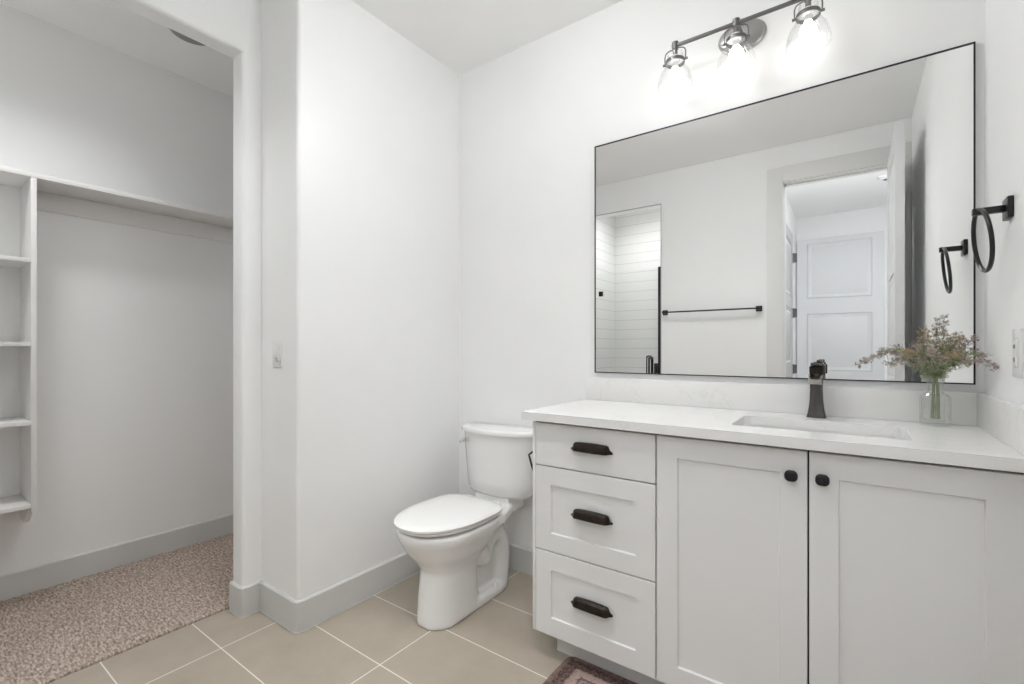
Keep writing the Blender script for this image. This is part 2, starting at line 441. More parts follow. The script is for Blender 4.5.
# bathroom door, open 90 degrees along the right wall: hinge at the doorway's right jamb
P3 = lambda W: [(.115, W-.115, .20, .86), (.115, W-.115, .98, 1.60), (.115, W-.115, 1.72, 2.30)]
panel_door('door_1', .74, 2.425, .042, P3(.74), DOORM, 'grey bathroom door standing open beside the right wall, seen edge-on in the mirror', (.240, -.145, .01), math.pi/2,
           handle=(.68, .92), hinges=((-.008, -.004, .25), (-.008, -.004, 1.22), (-.008, -.004, 2.2)))
# hall end door and hall side door
panel_door('door_2', .83, 2.46, .04, [(.105, .725, .22, .76), (.105, .725, .90, 1.57), (.105, .725, 1.75, 2.40)], DOORM,
           'pale panelled door at the far end of the hall in the mirror', (-.54, -2.618, .005), 0)
panel_door('door_3', .76, 2.44, .04, [(.11, .65, .2, .86), (.11, .65, .98, 1.6), (.11, .65, 1.72, 2.32)], simple('hall_door_shaded', (.50, .50, .50), .45),  # greyer than the other doors: shade from grazing light painted in
           'hinged door in the left wall of the hall, seen steeply in the mirror', (-.542, -2.13, .005), math.pi/2+math.pi*0,
           hinges=((.0, -.006, .93), (.0, -.006, 1.56), (.0, -.006, 2.18)), leaf=.036)

# ================================================================= CLOSET
mb = MB(); nx, ny = 120, 250; cx0, cx1, cy0, cy1 = XCB+.013, -2.258, -.30, YB-.013
vs = [[mb.bm.verts.new((cx0+(cx1-cx0)*i/nx+random.uniform(-.003, .003)*(0 < i < nx), cy0+(cy1-cy0)*j/ny+random.uniform(-.003, .003), .007 if i == nx else .008+random.uniform(0, .007))) for j in range(ny+1)] for i in range(nx+1)]
for i in range(nx):
    for j in range(ny): mb.bm.faces.new((vs[i][j], vs[i+1][j], vs[i+1][j+1], vs[i][j+1]))
ev = [mb.bm.verts.new((cx1, v.co.y, 0)) for v in vs[nx]]
for j in range(ny): mb.bm.faces.new((vs[nx][j], ev[j], ev[j+1], vs[nx][j+1]))
tag(mb.build('carpet', CARPET), 'brown and beige flecked carpet on the closet floor', 'carpet', kind='structure')
cs = thing('closet_shelving', (XCB, .43, 0), 'white built-in closet shelving with a long top shelf and stacked cubbies', 'shelving')
XF = -2.905
mb = MB().box(XCB, XF, -.29, YB-.001, 1.912, 1.933, .001); mb.build('top_shelf', SHELFM, cs)
mb = MB().box(XCB, XF, .431, .449, .446, 1.911, .001); mb.build('divider', SHELFM, cs)
mb = MB().box(XCB, XF, -.12, -.102, .446, 1.911, .001); mb.build('divider', SHELFM, cs)
MB().box(XCB, XCB+.018, .4495, YB-.001, 1.823, 1.9115, .001).build('cleat', SHELFM, cs)
for z in (1.556, 1.190, .845, .482):
    MB().box(XCB, XF, -.1015, .4305, z-.018, z, .001).build('shelf', SHELFM, cs)
MB().prism_ax([(XCB, .445), (XF-.06, .445), (XCB+.09, .368), (XCB, .368)], .431, .449, 'y').build('bracket', SHELFM, cs)
cl = thing('ceiling_light', (-2.63, .95, ZC), 'unlit flat round light on the closet ceiling, half hidden by the lintel', 'ceiling light')
MB().lathe([(.105, 0), (.105, -.018), (.098, -.022)], (-2.63, .95, ZC), 32).build('trim_ring', TRIM, cl)
MB().lathe([(.094, -.02), (.09, -.030), (.05, -.034)], (-2.63, .95, ZC), 32).build('diffuser', OFFL, cl)

# ================================================================= CEILING LIGHTS (unseen fill lamps added to brighten the rooms)
def flush(x, y, r, m, label):
    t = thing('ceiling_light', (x, y, ZC), label, 'ceiling light')
    MB().lathe([(r+.018, -.0005), (r+.018, -.014), (r+.004, -.02)], (x, y, ZC), 40).build('trim_ring', TRIM, t)
    MB().lathe([(r, -.012), (r, -.024), (r*.8, -.028)], (x, y, ZC), 40).build('diffuser', m, t)
t = thing('ceiling_light', (-.85, 1.12, ZC), 'added fill light shaped as a frosted glass bowl in the middle of the bathroom ceiling', 'ceiling light')  # invented bowl lamp out of view, fills the bathroom and its ceiling
MB().lathe([(.075, -.0005), (.075, -.02), (.06, -.03), (.055, -.036)], (-.85, 1.12, ZC), 36).build('ceiling_pan', TRIM, t)
MB().lathe([(.045, -.034), (.135, -.042), (.152, -.052), (.155, -.065), (.145, -.088), (.115, -.112), (.06, -.126), (.01, -.129)], (-.85, 1.12, ZC), 40).build('glass_bowl', ROOMM, t, angle=80)
flush(.20, -.75, .15, HALLM, 'added round flush fill light on the hall ceiling just outside the doorway')  # out-of-view hall lamp, added to light the hall
def can(x, y, label, watts, cone=125, soft=.06):  # unseen downlight with trim ring, added as fill
    t = thing('added_fill_can', (x, y, ZC), label, 'ceiling light')
    mb = MB(); R = 36
    mb.loft([[(x+r_*math.cos(2*math.pi*i/R), y+r_*math.sin(2*math.pi*i/R), ZC+z) for i in range(R)] for r_, z in ((.085, -.0005), (.085, -.006), (.078, -.008), (.062, -.006), (.060, -.0005))], cap=False)
    mb.build('trim_ring', TRIM, t)
    MB().lathe([(.060, -.0008), (.058, -.003), (.02, -.004)], (x, y, ZC), 28).build('lens', emit('fill_can_lens', (1, 1, .99), 6.0), t)
    d = bpy.data.lights.new('fill_can_lamp', 'SPOT'); d.energy = watts; d.spot_size = math.radians(cone); d.spot_blend = 1.0; d.shadow_soft_size = soft; d.color = (.985, .995, 1)
    o = bpy.data.objects.new('fill_can_lamp', d); COL.objects.link(o); o.parent = t; o.location = (0, 0, -.012)
can(-.45, .80, 'added recessed fill light in the bathroom ceiling nearer the vanity', CAN)
can(-1.30, .80, 'added recessed fill light in the bathroom ceiling nearer the closet', CAN)
can(-2.42, .20, 'added recessed fill light in the closet ceiling just behind the lintel', CLOSET, 140, .14)  # extra lamp; the closet's visible light is off
can(-1.70, -.50, 'added recessed fill light in the shower ceiling', SHOWER, 160)  # added to brighten the shower tiles
sd = thing('smoke_detector', (.25, -1.45, ZC), 'small white round smoke detector on the hall ceiling in the mirror', 'smoke detector')
MB().lathe([(.06, 0), (.06, -.02), (.045, -.034)], (.25, -1.45, ZC), 28).build('body', PLAST, sd)
MB().lathe([(.02, -.034), (.018, -.038)], (.25, -1.45, ZC), 16).build('sensor', SLOT, sd)

# ================================================================= SWITCHES
def switch_plate(name, M, w, h, label, rockers):
    c = M.translation
    t = thing(name, c, label, 'switch' if 'switch' in name else 'outlet')
    def pb(bx, nm, mat, par):
        b = MB().box(*bx, .0012); bmesh.ops.transform(b.bm, matrix=M, verts=b.bm.verts); return b.build(nm, mat, par)
    pl = pb((-w/2, w/2, -.005, 0, -h/2, h/2), 'plate', PLAST, t)
    pb((-.019, .019, -.0055, -.001, -.036, .036), 'bezel', TRIM, t)
    for bx in rockers: pb(bx, 'rocker' if 'switch' in name else 'receptacle', PLAST, t)
    return t, pb
M1 = Matrix.Translation((-1.996, YP, 1.141))
t, pb = switch_plate('light_switch', M1, .073, .116, 'white rocker light switch on the narrow wall between closet and toilet', [(-.016, .016, -.0085, -.004, -.033, .033)])
pb((-.008, .008, -.0092, -.008, -.0235, -.0215), 'indicator', SLOT, t)
M2 = Matrix.Translation((XR, 1.652, 1.15)) @ Matrix.Rotation(math.radians(-90), 4, 'Z')
t, pb = switch_plate('wall_outlet', M2, .075, .118, 'white wall outlet on the right wall above the side splash', [(-.016, .016, -.0085, -.004, -.033, .033)])
for z in (.016, -.016):
    for x in (-.006, .006): pb((x-.0012, x+.0012, -.0092, -.008, z-.005, z+.005), 'slot', SLOT, t)

# ================================================================= TOILET
TX = -1.462
toilet = thing('toilet', (TX, 1.62, 0), 'white two-piece toilet with closed lid beside the vanity', 'toilet')
mb = MB()
def sec(z, yf, yb, hw, n=2.2, k=.45, cx=TX): return [(x, y, z) for x, y in superell(hw, yf, yb, cx, n, 48, k)]
mb.loft([sec(.0, 1.358, 1.66, .098, 2.3, cx=TX+.022), sec(.03, 1.360, 1.66, .097, 2.3, cx=TX+.022), sec(.10, 1.368, 1.65, .095, 2.3, cx=TX+.020), sec(.17, 1.380, 1.65, .095, 2.3, cx=TX+.018), sec(.215, 1.392, 1.67, .101, cx=TX+.012),
         sec(.25, 1.372, 1.70, .122, cx=TX+.005), sec(.29, 1.340, 1.73, .152), sec(.33, 1.315, 1.77, .168), sec(.36, 1.298, 1.79, .181), sec(.386, 1.290, 1.79, .186, 2.2), sec(.398, 1.294, 1.79, .183, 2.2)])
mb.loft([sec(.0, 1.42, 1.885, .115, 3.0, .6), sec(.028, 1.42, 1.885, .114, 3.0, .6), sec(.045, 1.43, 1.87, .098, 3.0, .6)])
mb.loft([sec(.03, 1.58, 1.86, .060, 3), sec(.2, 1.58, 1.87, .060, 3), sec(.37, 1.60, 1.93, .075, 3)])
for sx in (-1, 1):
    x = TX+sx*.048
    mb.tube(spline([(x+sx*.012, 1.56, .335), (x+sx*.018, 1.64, .255), (x+sx*.012, 1.69, .20), (x, 1.72, .235), (x, 1.765, .275), (x, 1.82, .25), (x, 1.845, .17), (x, 1.835, .03)], 6), .052, 14)
# deck behind the seat carrying the tank
dk = [(TX+x, y) for x, y in ((-.170, 1.62), (-.166, 1.74), (-.145, 1.80), (-.115, 1.88), (-.105, 1.985), (.105, 1.985), (.115, 1.88), (.145, 1.80), (.166, 1.74), (.170, 1.62))]
mb.prism(dk, .355, .398)
mb.box(TX-.105, TX+.105, 1.84, 1.985, .39, .430)
bowl = mb.build('bowl', PORC, toilet, smooth=True, angle=180)
rm = bowl.modifiers.new('remesh', 'REMESH'); rm.mode = 'VOXEL'; rm.voxel_size = .0075; rm.use_smooth_shade = True
sm = bowl.modifiers.new('smooth', 'SMOOTH'); sm.iterations = 7; sm.factor = .5
for sx in (-1, 1):
    MB().lathe([(.013, .02), (.013, .052), (.010, .062), (.004, .066)], (TX+sx*.099, 1.755, 0), 16).build('bolt_cap', PORC, toilet)
def seat_ring(hw, yf, yb, z): return [(x, y, z) for x, y in superell(hw, yf, yb, TX, 2.15, 56, .56, 1.9)]
mb = MB(); mb.loft([seat_ring(.168, 1.306, 1.740, .402), seat_ring(.174, 1.298, 1.746, .406), seat_ring(.180, 1.286, 1.750, .412), seat_ring(.180, 1.286, 1.750, .419), seat_ring(.174, 1.292, 1.750, .422)])
mb.build('seat', SEATM, toilet, angle=60)
mb = MB(); mb.loft([seat_ring(.181, 1.284, 1.750, .4230), seat_ring(.188, 1.276, 1.757, .426), seat_ring(.189, 1.275, 1.757, .434), seat_ring(.180, 1.286, 1.750, .440), seat_ring(.155, 1.325, 1.725, .4445), seat_ring(.10, 1.42, 1.70, .448), seat_ring(.04, 1.52, 1.63, .449)])
mb.build('lid', SEATM, toilet, angle=60)
for sx in (-1, 1):
    MB().box(TX+sx*.085-.025, TX+sx*.085+.025, 1.752, 1.785, .404, .432, .008, 3).build('hinge', SEATM, toilet)
def tank_ring(W, yf, z, bow=.074, r=.03, yb=1.995):
    h = W/2; out = []
    n = 20
    fr = []
    for i in range(n+1):
        x = -h+W*i/n; u = abs(x)/h
        fr.append((TX+x, yf+bow*u**2.4))
    # round the front corners a little
    fr[0] = (fr[0][0]+.010, fr[0][1]+.002); fr[-1] = (fr[-1][0]-.010, fr[-1][1]+.002)
    ys = fr[0][1]
    left = [(TX-h, yb-.01), (TX-h, ys+.035), (TX-h+.002, ys+.015)]
    right = [(TX+h-.002, ys+.015), (TX+h, ys+.035), (TX+h, yb-.01)]
    back = [(TX+h-.01, yb), (TX-h+.01, yb)]
    return [(x, y, z) for x, y in left+fr+right+back]
mb = MB(); mb.loft([tank_ring(.29, 1.86, .4225, .04), tank_ring(.355, 1.836, .427, .05), tank_ring(.385, 1.822, .446, .06), tank_ring(.405, 1.815, .50), tank_ring(.424, 1.806, .64), tank_ring(.432, 1.803, .734)])
mb.build('tank', PORC, toilet, angle=50)
mb = MB(); mb.loft([tank_ring(.436, 1.800, .7345), tank_ring(.454, 1.790, .738, yb=1.999), tank_ring(.456, 1.788, .752, yb=2.0), tank_ring(.448, 1.793, .759, yb=1.998), tank_ring(.42, 1.815, .7625, yb=1.98)])
mb.build('tank_lid', PORC, toilet, angle=50)
mb = MB()
lx, ly, lz = TX-.140, 1.818, .695
mb.tube([(lx, ly+.02, lz), (lx-.003, ly-.012, lz)], .013, 16)
mb.tube([(lx-.003, ly-.014, lz), (lx-.004, ly-.026, lz)], [.009, .009], 12)
mb.tube(spline([(lx+.004, ly-.026, lz), (lx-.008, ly-.030, lz-.002), (lx-.019, ly-.032, lz-.006)], 5), .0065, 10)
mb.build('flush_lever', CHROME, toilet)

# ================================================================= VANITY CABINET
CX0, CX1, CF = -.985, XR-.001, 1.495     # left side, right end, plane of the fronts
ZT, ZK = .891, .095
van = thing('vanity_cabinet', ((CX0+CX1)/2, 1.75, 0), 'pale grey shaker vanity cabinet with three drawers and two doors', 'cabinet')
for a, b in ((CX0, CX0+.013), (CX1-.016, CX1)): MB().box(a, b, CF, YB-.001, ZK, ZT, .001).build('side_panel', CAB, van)
mb = MB(); mb.box(CX0+.013, CX1-.016, CF+.021, CF+.034, ZK+.001, ZT)
mb.box(CX0+.013, CX1-.016, CF+.021, YB-.002, ZK+.001, ZK+.016); mb.box(CX0+.013, CX1-.016, YB-.014, YB-.002, ZK+.016, ZT)
mb.build('carcass', GAP_SHADE, van)
mb = MB(); mb.box(-.920, CX1, 1.568, 1.584, 0, ZK+.0); mb.box(-.920, -.904, 1.584, YB-.016, 0, ZK); mb.build('toe_kick', CAB, van)
def shaker(mb, x0, x1, z0, z1, rail, rec=.007):
    f, b = CF, CF+.02
    o = [(x0, z0), (x1, z0), (x1, z1), (x0, z1)]
    i = [(x0+rail, z0+rail), (x1-rail, z0+rail), (x1-rail, z1-rail), (x0+rail, z1-rail)]
    e = .0012
    rings = [[(x, b, z) for x, z in o], [(x, f+e, z) for x, z in o],
             [(x+e*(1 if x == x0 else -1), f, z+e*(1 if z == z0 else -1)) for x, z in o],
             [(x, f, z) for x, z in i]]
    d = .0025
    rings.append([(x+d*(1 if x < (x0+x1)/2 else -1), f+rec, z+d*(1 if z < (z0+z1)/2 else -1)) for x, z in i])
    mb.loft(rings); return mb
def cup_pull(cx, cz, parent):
    mb = MB(); rings = []
    for dx, s_, t_ in ((-.083, .16, .12), (-.079, .24, .22), (-.072, .42, .45), (-.066, .85, .80), (-.060, .95, .95), (-.03, 1, 1), (0, 1.02, 1.02), (.03, 1, 1), (.060, .95, .95), (.066, .85, .80), (.072, .42, .45), (.079, .24, .22), (.083, .16, .12)):
        prof = [(0, .019), (-.012, .0195), (-.021, .014), (-.025, .004), (-.026, -.010), (-.0225, -.0125), (-.008, -.010), (0, -.012)]
        zb = -.010
        rings.append([(cx+.003+dx*.965, CF+y*t_, cz+zb+(z-zb)*s_) for y, z in prof])
    mb.loft(rings); return mb.build('handle', BRONZE, parent, angle=28)
DX = (-.970, -.5130)
for z0, z1, kind in ((.7260, .8825, 'slab'), (.4100, .7215, 'sh'), (.0965, .4055, 'sh')):
    mb = MB()
    if kind == 'slab': mb.box(DX[0], DX[1], CF, CF+.02, z0, z1, .0012)
    else: shaker(mb, DX[0], DX[1], z0, z1, .066)
    d = mb.build('drawer', CAB, van, angle=20)
    cup_pull(sum(DX)/2, {.7260: .811, .4100: .573, .0965: .259}[z0], d)
for x0, x1, kx in ((-.5085, -.0980, -.134), (-.0935, .3120, -.063)):
    mb = shaker(MB(), x0, x1, .0965, .8825, .065)
    d = mb.build('door', CAB, van, angle=20)
    mb = MB()
    def ksec(w_, y): return [(x, y, z) for x, z in rrect(kx-w_, kx+w_, .816-w_*.95, .816+w_*.95, w_*.78, 6)]
    mb.loft([ksec(.008, CF+.0002), ksec(.0065, CF-.008), ksec(.0135, CF-.014), ksec(.0158, CF-.018), ksec(.0158, CF-.023), ksec(.013, CF-.026), ksec(.007, CF-.027)])
    mb.build('knob', KNOBM, d, angle=50)

# countertop with an opening for the sink
KX0, KX1, KY0, KZ0, KZ1 = -1.018, XR-.001, 1.466, .893, .923
hole = rrect(-.308, .128, 1.590, 1.850, .022, 6)
outer_c = [(KX1, YB-.001), (KX0, YB-.001), (KX0, KY0), (KX1, KY0)]
mb = MB(); n = len(hole)
def hring(z): return [mb.bm.verts.new((x, y, z)) for x, y in hole]
ht, hb = hring(KZ1), hring(KZ0)
ot = [mb.bm.verts.new((x, y, KZ1)) for x, y in outer_c]; ob = [mb.bm.verts.new((x, y, KZ0)) for x, y in outer_c]
for H_, O_ in ((ht, ot), (hb, ob)):
    for i in range(n):
        c = i//7
        if i % 7 < 6: mb.bm.faces.new((H_[i], H_[i+1], O_[c]))
        else: mb.bm.faces.new((H_[i], H_[(i+1) % n], O_[(c+1) % 4], O_[c]))
for i in range(n): mb.bm.faces.new((ht[i], ht[(i+1) % n], hb[(i+1) % n], hb[i]))
for i in range(4): mb.bm.faces.new((ot[i], ot[(i+1) % 4], ob[(i+1) % 4], ob[i]))
tag(mb.build('countertop', QUARTZ, smooth=False), 'white quartz vanity countertop with a sink cutout', 'countertop')
tag(MB().box(KX0, XR-.001, YB-.021, YB-.0005, .9232, 1.026, .0015).build('backsplash', QUARTZ), 'long low white quartz backsplash under the mirror', 'backsplash')
tag(MB().box(XR-.021, XR-.0005, KY0+.002, YB-.0215, .9232, 1.026, .0015).build('side_splash', QUARTZ), 'short white quartz splash on the right wall at the counter end', 'backsplash')
sink = thing('sink', (-.09, 1.72, .76), 'white rectangular undermount sink in the countertop', 'sink')
mb = MB()
def srect(dx, z, r=.03): return [(x, y, z) for x, y in rrect(-.308+dx, .128-dx, 1.590+dx, 1.850-dx, r, 6)]
mb.loft([srect(-.02, .8925), srect(-.02, .885), srect(.0, .80), srect(.05, .755), srect(.05, .765, .03), srect(.022, .775, .03), srect(.004, .80, .03), srect(-.004, .8925, .03)], cap=False)
mb.loft([srect(.05, .755), srect(.05, .765)])
mb.build('basin', PORC, sink, angle=50)
MB().lathe([(.022, .7652), (.022, .768), (.015, .769)], (-.09, 1.75, 0), 20).build('drain', GUN, sink)

# ================================================================= FAUCET
fx, fy = -.100, 1.945
fau = thing('faucet', (fx, fy, KZ1), 'dark gunmetal single-handle faucet behind the sink', 'faucet')
def sq(hw, hd_, z, cy=fy, r=.25): return [(x, y, z) for x, y in rrect(fx-hw, fx+hw, cy-hd_, cy+hd_, min(hw, hd_)*r, 3)]
MB().loft([sq(.0285, .027, .9232), sq(.0285, .027, .926), sq(.0265, .025, .933), sq(.0225, .022, .955), sq(.0195, .0195, .985), sq(.0185, .0185, 1.02), sq(.019, .019, 1.045), sq(.019, .0195, 1.075)]).build('body', GUN, fau, angle=40)
mb = MB()   # open-trough spout whose front face leans back
def sp(y, z, hw, th, lean=0): return [(fx-hw, y-lean, z-th), (fx+hw, y-lean, z-th), (fx+hw, y+lean, z), (fx+hw-.004, y+lean, z), (fx+hw-.005, y, z-th*.35), (fx-hw+.005, y, z-th*.35), (fx-hw+.004, y+lean, z), (fx-hw, y+lean, z)]
mb.loft([sp(1.928, 1.076, .0180, .034), sp(1.90, 1.076, .0185, .033), sp(1.868, 1.073, .0185, .029), sp(1.850, 1.069, .0180, .026, .009)]); mb.build('spout', GUN, fau, angle=30)
MB().loft([sq(.0205, .021, 1.0755), sq(.0205, .021, 1.098), sq(.018, .018, 1.101)]).build('handle_base', BRONZE, fau)
mb = MB().box(fx-.016, fx+.022, fy-.03, fy+.022, 1.1015, 1.1125, .003); mb.box(fx+.0, fx+.019, fy-.004, fy+.020, 1.112, 1.122, .003); mb.box(fx+.021, fx+.0265, fy-.02, fy+.006, 1.070, 1.104, .002)
mb.build('lever', GUN, fau)

# ================================================================= MIRROR
MX0, MX1, MZ0, MZ1 = -.976, .308, 1.050, 2.107
mir = thing('mirror', ((MX0+MX1)/2, YB, MZ0), 'large rectangular wall mirror in a thin black frame above the vanity', 'mirror')
mb = MB(); fw, fy0 = .0042, YB-.013
mb.box(MX0, MX0+fw, fy0, YB-.0005, MZ0, MZ1); mb.box(MX1-fw, MX1, fy0, YB-.0005, MZ0, MZ1); mb.box(MX0+fw, MX1-fw, fy0, YB-.0005, MZ0, MZ0+fw); mb.box(MX0+fw, MX1-fw, fy0, YB-.0005, MZ1-fw, MZ1)
mb.build('frame', BLACK, mir, smooth=False)
MB().box(MX0+fw, MX1-fw, fy0+.003, YB-.002, MZ0+fw, MZ1-fw).build('mirror_glass', MIRROR, mir, smooth=False)

# ================================================================= VANITY LIGHT
LY, LZ = 1.905, 2.372
vl = thing('vanity_light', (-.349, YB, LZ), 'three-light bronze bar fixture with clear glass shades above the mirror', 'wall light')
def ylathe(mb, prof, x, z, seg=40, sq=.72):
    rings = []
    for r, y in prof: rings.append([(x+r*math.cos(2*math.pi*i/seg), y, z+sq*r*math.sin(2*math.pi*i/seg)) for i in range(seg)])
    return mb.loft(rings)
mb = ylathe(MB(), [(.086, YB-.0005), (.086, YB-.008), (.080, YB-.012), (.079, YB-.018), (.070, YB-.022), (.02, YB-.024)], -.349, 2.380); mb.build('backplate', PLATEM, vl, angle=30)
MB().tube([(-.349, YB-.02, 2.385), (-.349, LY+.02, LZ+.003), (-.349, LY, LZ)], .009, 12).build('stem_arm', FIXT, vl)
LXS = (-.573, -.349, -.122)
MB().tube([(LXS[0]-.012, LY, LZ), (LXS[2]+.012, LY, LZ)], .0075, 14).build('bar', FIXT, vl)
for lx in LXS:
    mb = MB(); mb.lathe([(.006, .017), (.0125, .014), (.0125, -.014), (.009, -.016), (.009, -.040), (.013, -.042)], (lx, LY, LZ), 20); mb.build('socket', FIXT, vl)
    MB().lathe([(.017, -.0425), (.018, -.046), (.018, -.062), (.012, -.066), (.012, -.086)], (lx, LY, LZ), 20).build('lamp_holder', PORC, vl)
    # yoke: an inverted U with thumb screws and the ring it carries
    yk = spline([(lx-.040, LY, LZ-.067), (lx-.040, LY, LZ-.030), (lx-.028, LY, LZ-.015), (lx, LY, LZ-.012), (lx+.028, LY, LZ-.015), (lx+.040, LY, LZ-.030), (lx+.040, LY, LZ-.067)], 6)
    mb = MB().tube(yk, .0024, 8)
    for sx in (-1, 1): mb.tube([(lx+sx*.034, LY, LZ-.064), (lx+sx*.048, LY, LZ-.064)], .0048, 10)
    mb.build('yoke', FIXT, vl)
    mb = MB(); R = 36
    rings = [[(lx+r*math.cos(2*math.pi*i/R), LY+r*math.sin(2*math.pi*i/R), LZ+z) for i in range(R)] for r, z in ((.0365, -.058), (.0365, -.071), (.0338, -.071), (.0338, -.058))]
    mb.loft(rings, closed=True); mb.build('ring', FIXT, vl)
    mb = MB()   # bell-shaped clear shade, open below, with its small glass collar
    prof = [(.0275, -.026), (.030, -.033), (.030, -.052), (.033, -.070), (.039, -.084), (.055, -.108), (.065, -.138), (.069, -.168), (.0675, -.168), (.0635, -.139), (.0535, -.110), (.0375, -.086), (.0315, -.071), (.0285, -.053), (.0285, -.034)]
    rings = [[(lx+r*(1+(.02*math.cos(14*2*math.pi*i/84) if z > -.06 else 0))*math.cos(2*math.pi*i/84), LY+r*(1+(.02*math.cos(14*2*math.pi*i/84) if z > -.06 else 0))*math.sin(2*math.pi*i/84), LZ+z) for i in range(84)] for r, z in prof]
    mb.loft(rings, closed=True); mb.build('glass_shade', GLASS, vl, angle=60)
    MB().lathe([(.011, -.087), (.015, -.094), (.023, -.106), (.026, -.118), (.024, -.131), (.014, -.142), (.003, -.145)], (lx, LY, LZ), 24).build('bulb', BULBM, vl, angle=180)

# ================================================================= TOWEL RING
tr = thing('towel_ring', (XR, 1.72, 1.52), 'black towel ring on the right wall beside the mirror', 'towel ring')
MB().box(XR-.012, XR-.0003, 1.693, 1.747, 1.493, 1.547, .002).build('wall_plate', BLACK, tr)
MB().box(XR-.073, XR-.012, 1.7115, 1.7285, 1.512, 1.529, .0015).build('arm', BLACK, tr)
mb = MB(); rc = Vector((XR-.061, 1.72, 1.52)); R = .080; pts = []
Mr = Matrix.Translation(rc) @ Matrix.Rotation(math.radians(2), 4, 'Z') @ Matrix.Rotation(math.radians(-6), 4, 'Y')
for i in range(56):
    a = 2*math.pi*i/56; pts.append(Mr @ Vector((0, R*math.sin(a), -R+.004+R*math.cos(a))))
mb.tube(pts, .0052, 10, closed=True); mb.build('ring', BLACK, tr)

# ================================================================= TOILET PAPER HOLDER on the cabinet side
th = thing('toilet_paper_holder', (CX0, 1.60, .735), 'black toilet paper holder on the cabinet side beside the toilet tank', 'toilet paper holder')
MB().box(CX0-.009, CX0+.0004, 1.575, 1.625, .71, .76, .002).build('wall_plate', BLACK, th)
MB().tube([(CX0-.008, 1.60, .745), (CX0-.030, 1.585, .750), (-1.030, 1.56, .750), (-1.0445, 1.558, .738), (-1.040, 1.558, .725), (-1.028, 1.558, .690), (-1.020, 1.558, .672)], .0042, 8).build('arm', BLACK, th)

# ================================================================= TOWEL BAR and SHOWER DOOR (seen in the mirror)
tb = thing('towel_bar', (-.975, YO, 1.482), 'long black towel bar on the opposite wall, seen in the mirror', 'towel bar')
for x in (-1.345, -.600):
    mb = MB().box(x-.022, x+.022, YO+.0003, YO+.010, 1.46, 1.504, .002); mb.box(x-.011, x+.011, YO+.010, YO+.066, 1.471, 1.493, .002); mb.build('post', BLACK, tb)
MB().box(-1.335, -.61, YO+.051, YO+.063, 1.476, 1.488, .001).build('bar', BLACK, tb)
sh = thing('shower_door', (-1.70, YO-.06, 0), 'clear frameless glass shower door with black hardware, seen in the mirror', 'shower door')
GY = YO-.062
MB().box(-1.995, -1.427, GY-.005, GY+.005, .02, 1.90).build('glass_panel', SGLASS, sh, smooth=False)
MB().box(-2.098, -2.000, GY-.005, GY+.005, .02, 1.90).build('glass_panel', SGLASS, sh, smooth=False)
for z in (1.70, .28): MB().box(-2.018, -1.978, GY-.012, GY+.012, z-.024, z+.024, .002).build('hinge', BLACK, sh)
MB().box(-1.424, -1.384, GY-.012, GY+.03, .0, 1.905, .001).build('strike_post', BLACK, sh)
mb = MB()
hx, hz0, hz1 = -1.500, .89, 1.095
for sy in (1, -1):
    y1 = GY+sy*.045
    mb.tube(spline([(hx, GY+sy*.005, hz1-.02), (hx, y1-sy*.012, hz1-.02), (hx, y1, hz1-.03), (hx, y1, hz0+.03), (hx, y1-sy*.012, hz0+.02), (hx, GY+sy*.005, hz0+.02)], 5), .0085, 10)
mb.build('pull_handle', BLACK, sh)
mb = MB()
x0, x1 = hx-.02, hx+.022
mb.tube(spline([(x0, GY+.05, .86), (x0, GY+.05, 1.07), (x0+.010, GY+.05, 1.093), (x1-.010, GY+.05, 1.093), (x1, GY+.05, 1.07), (x1, GY+.05, .86)], 5), .006, 8)
mb.build('towel_loop', BLACK, sh)
MB().box(-1.462, -1.436, GY-.02, GY+.025, .93, 1.03, .002).build('latch', BLACK, sh)

# ================================================================= RUG
mb = MB(); n = 7
ol = rrect(RX0, RX1, RY0, RY1, .035, 6)
inn = rrect(RX0+.006, RX1-.006, RY0+.006, RY1-.006, .03, 6)
mb.loft([[(x, y, .0005) for x, y in ol], [(x, y, .009) for x, y in ol], [(x, y, .014) for x, y in inn]])
tag(mb.build('bath_rug', RUGM), 'dark brown and pink patterned rug on the tiles before the vanity', 'rug')

# ================================================================= VASE AND FLOWERS
vx, vy, vz = .208, 1.942, KZ1
vase = thing('vase', (vx, vy, vz), 'clear ribbed glass bottle vase on the countertop by the backsplash', 'vase')
def vring(prof, flute): return [[(vx+r*(1+(flute if fl else 0)*math.cos(20*a))*math.cos(a), vy+r*(1+(flute if fl else 0)*math.cos(20*a))*math.sin(a), vz+z) for a in [2*math.pi*i/80 for i in range(80)]] for r, z, fl in prof]
prof = [(.033, .0004, 0), (.0355, .003, 0), (.0358, .014, 1), (.0358, .078, 1), (.0352, .090, 1), (.031, .0965, 0), (.021, .101, 0), (.018, .107, 0), (.0185, .130, 0), (.023, .146, 0), (.0245, .150, 0), (.0225, .150, 0), (.0165, .130, 0), (.016, .107, 0), (.019, .099, 0), (.029, .094, 0), (.033, .086, 0), (.033, .020, 0), (.029, .016, 0)]
mb = MB(); mb.loft(vring(prof, .03)); mb.build('glass_body', VGLASS, vase, angle=50)

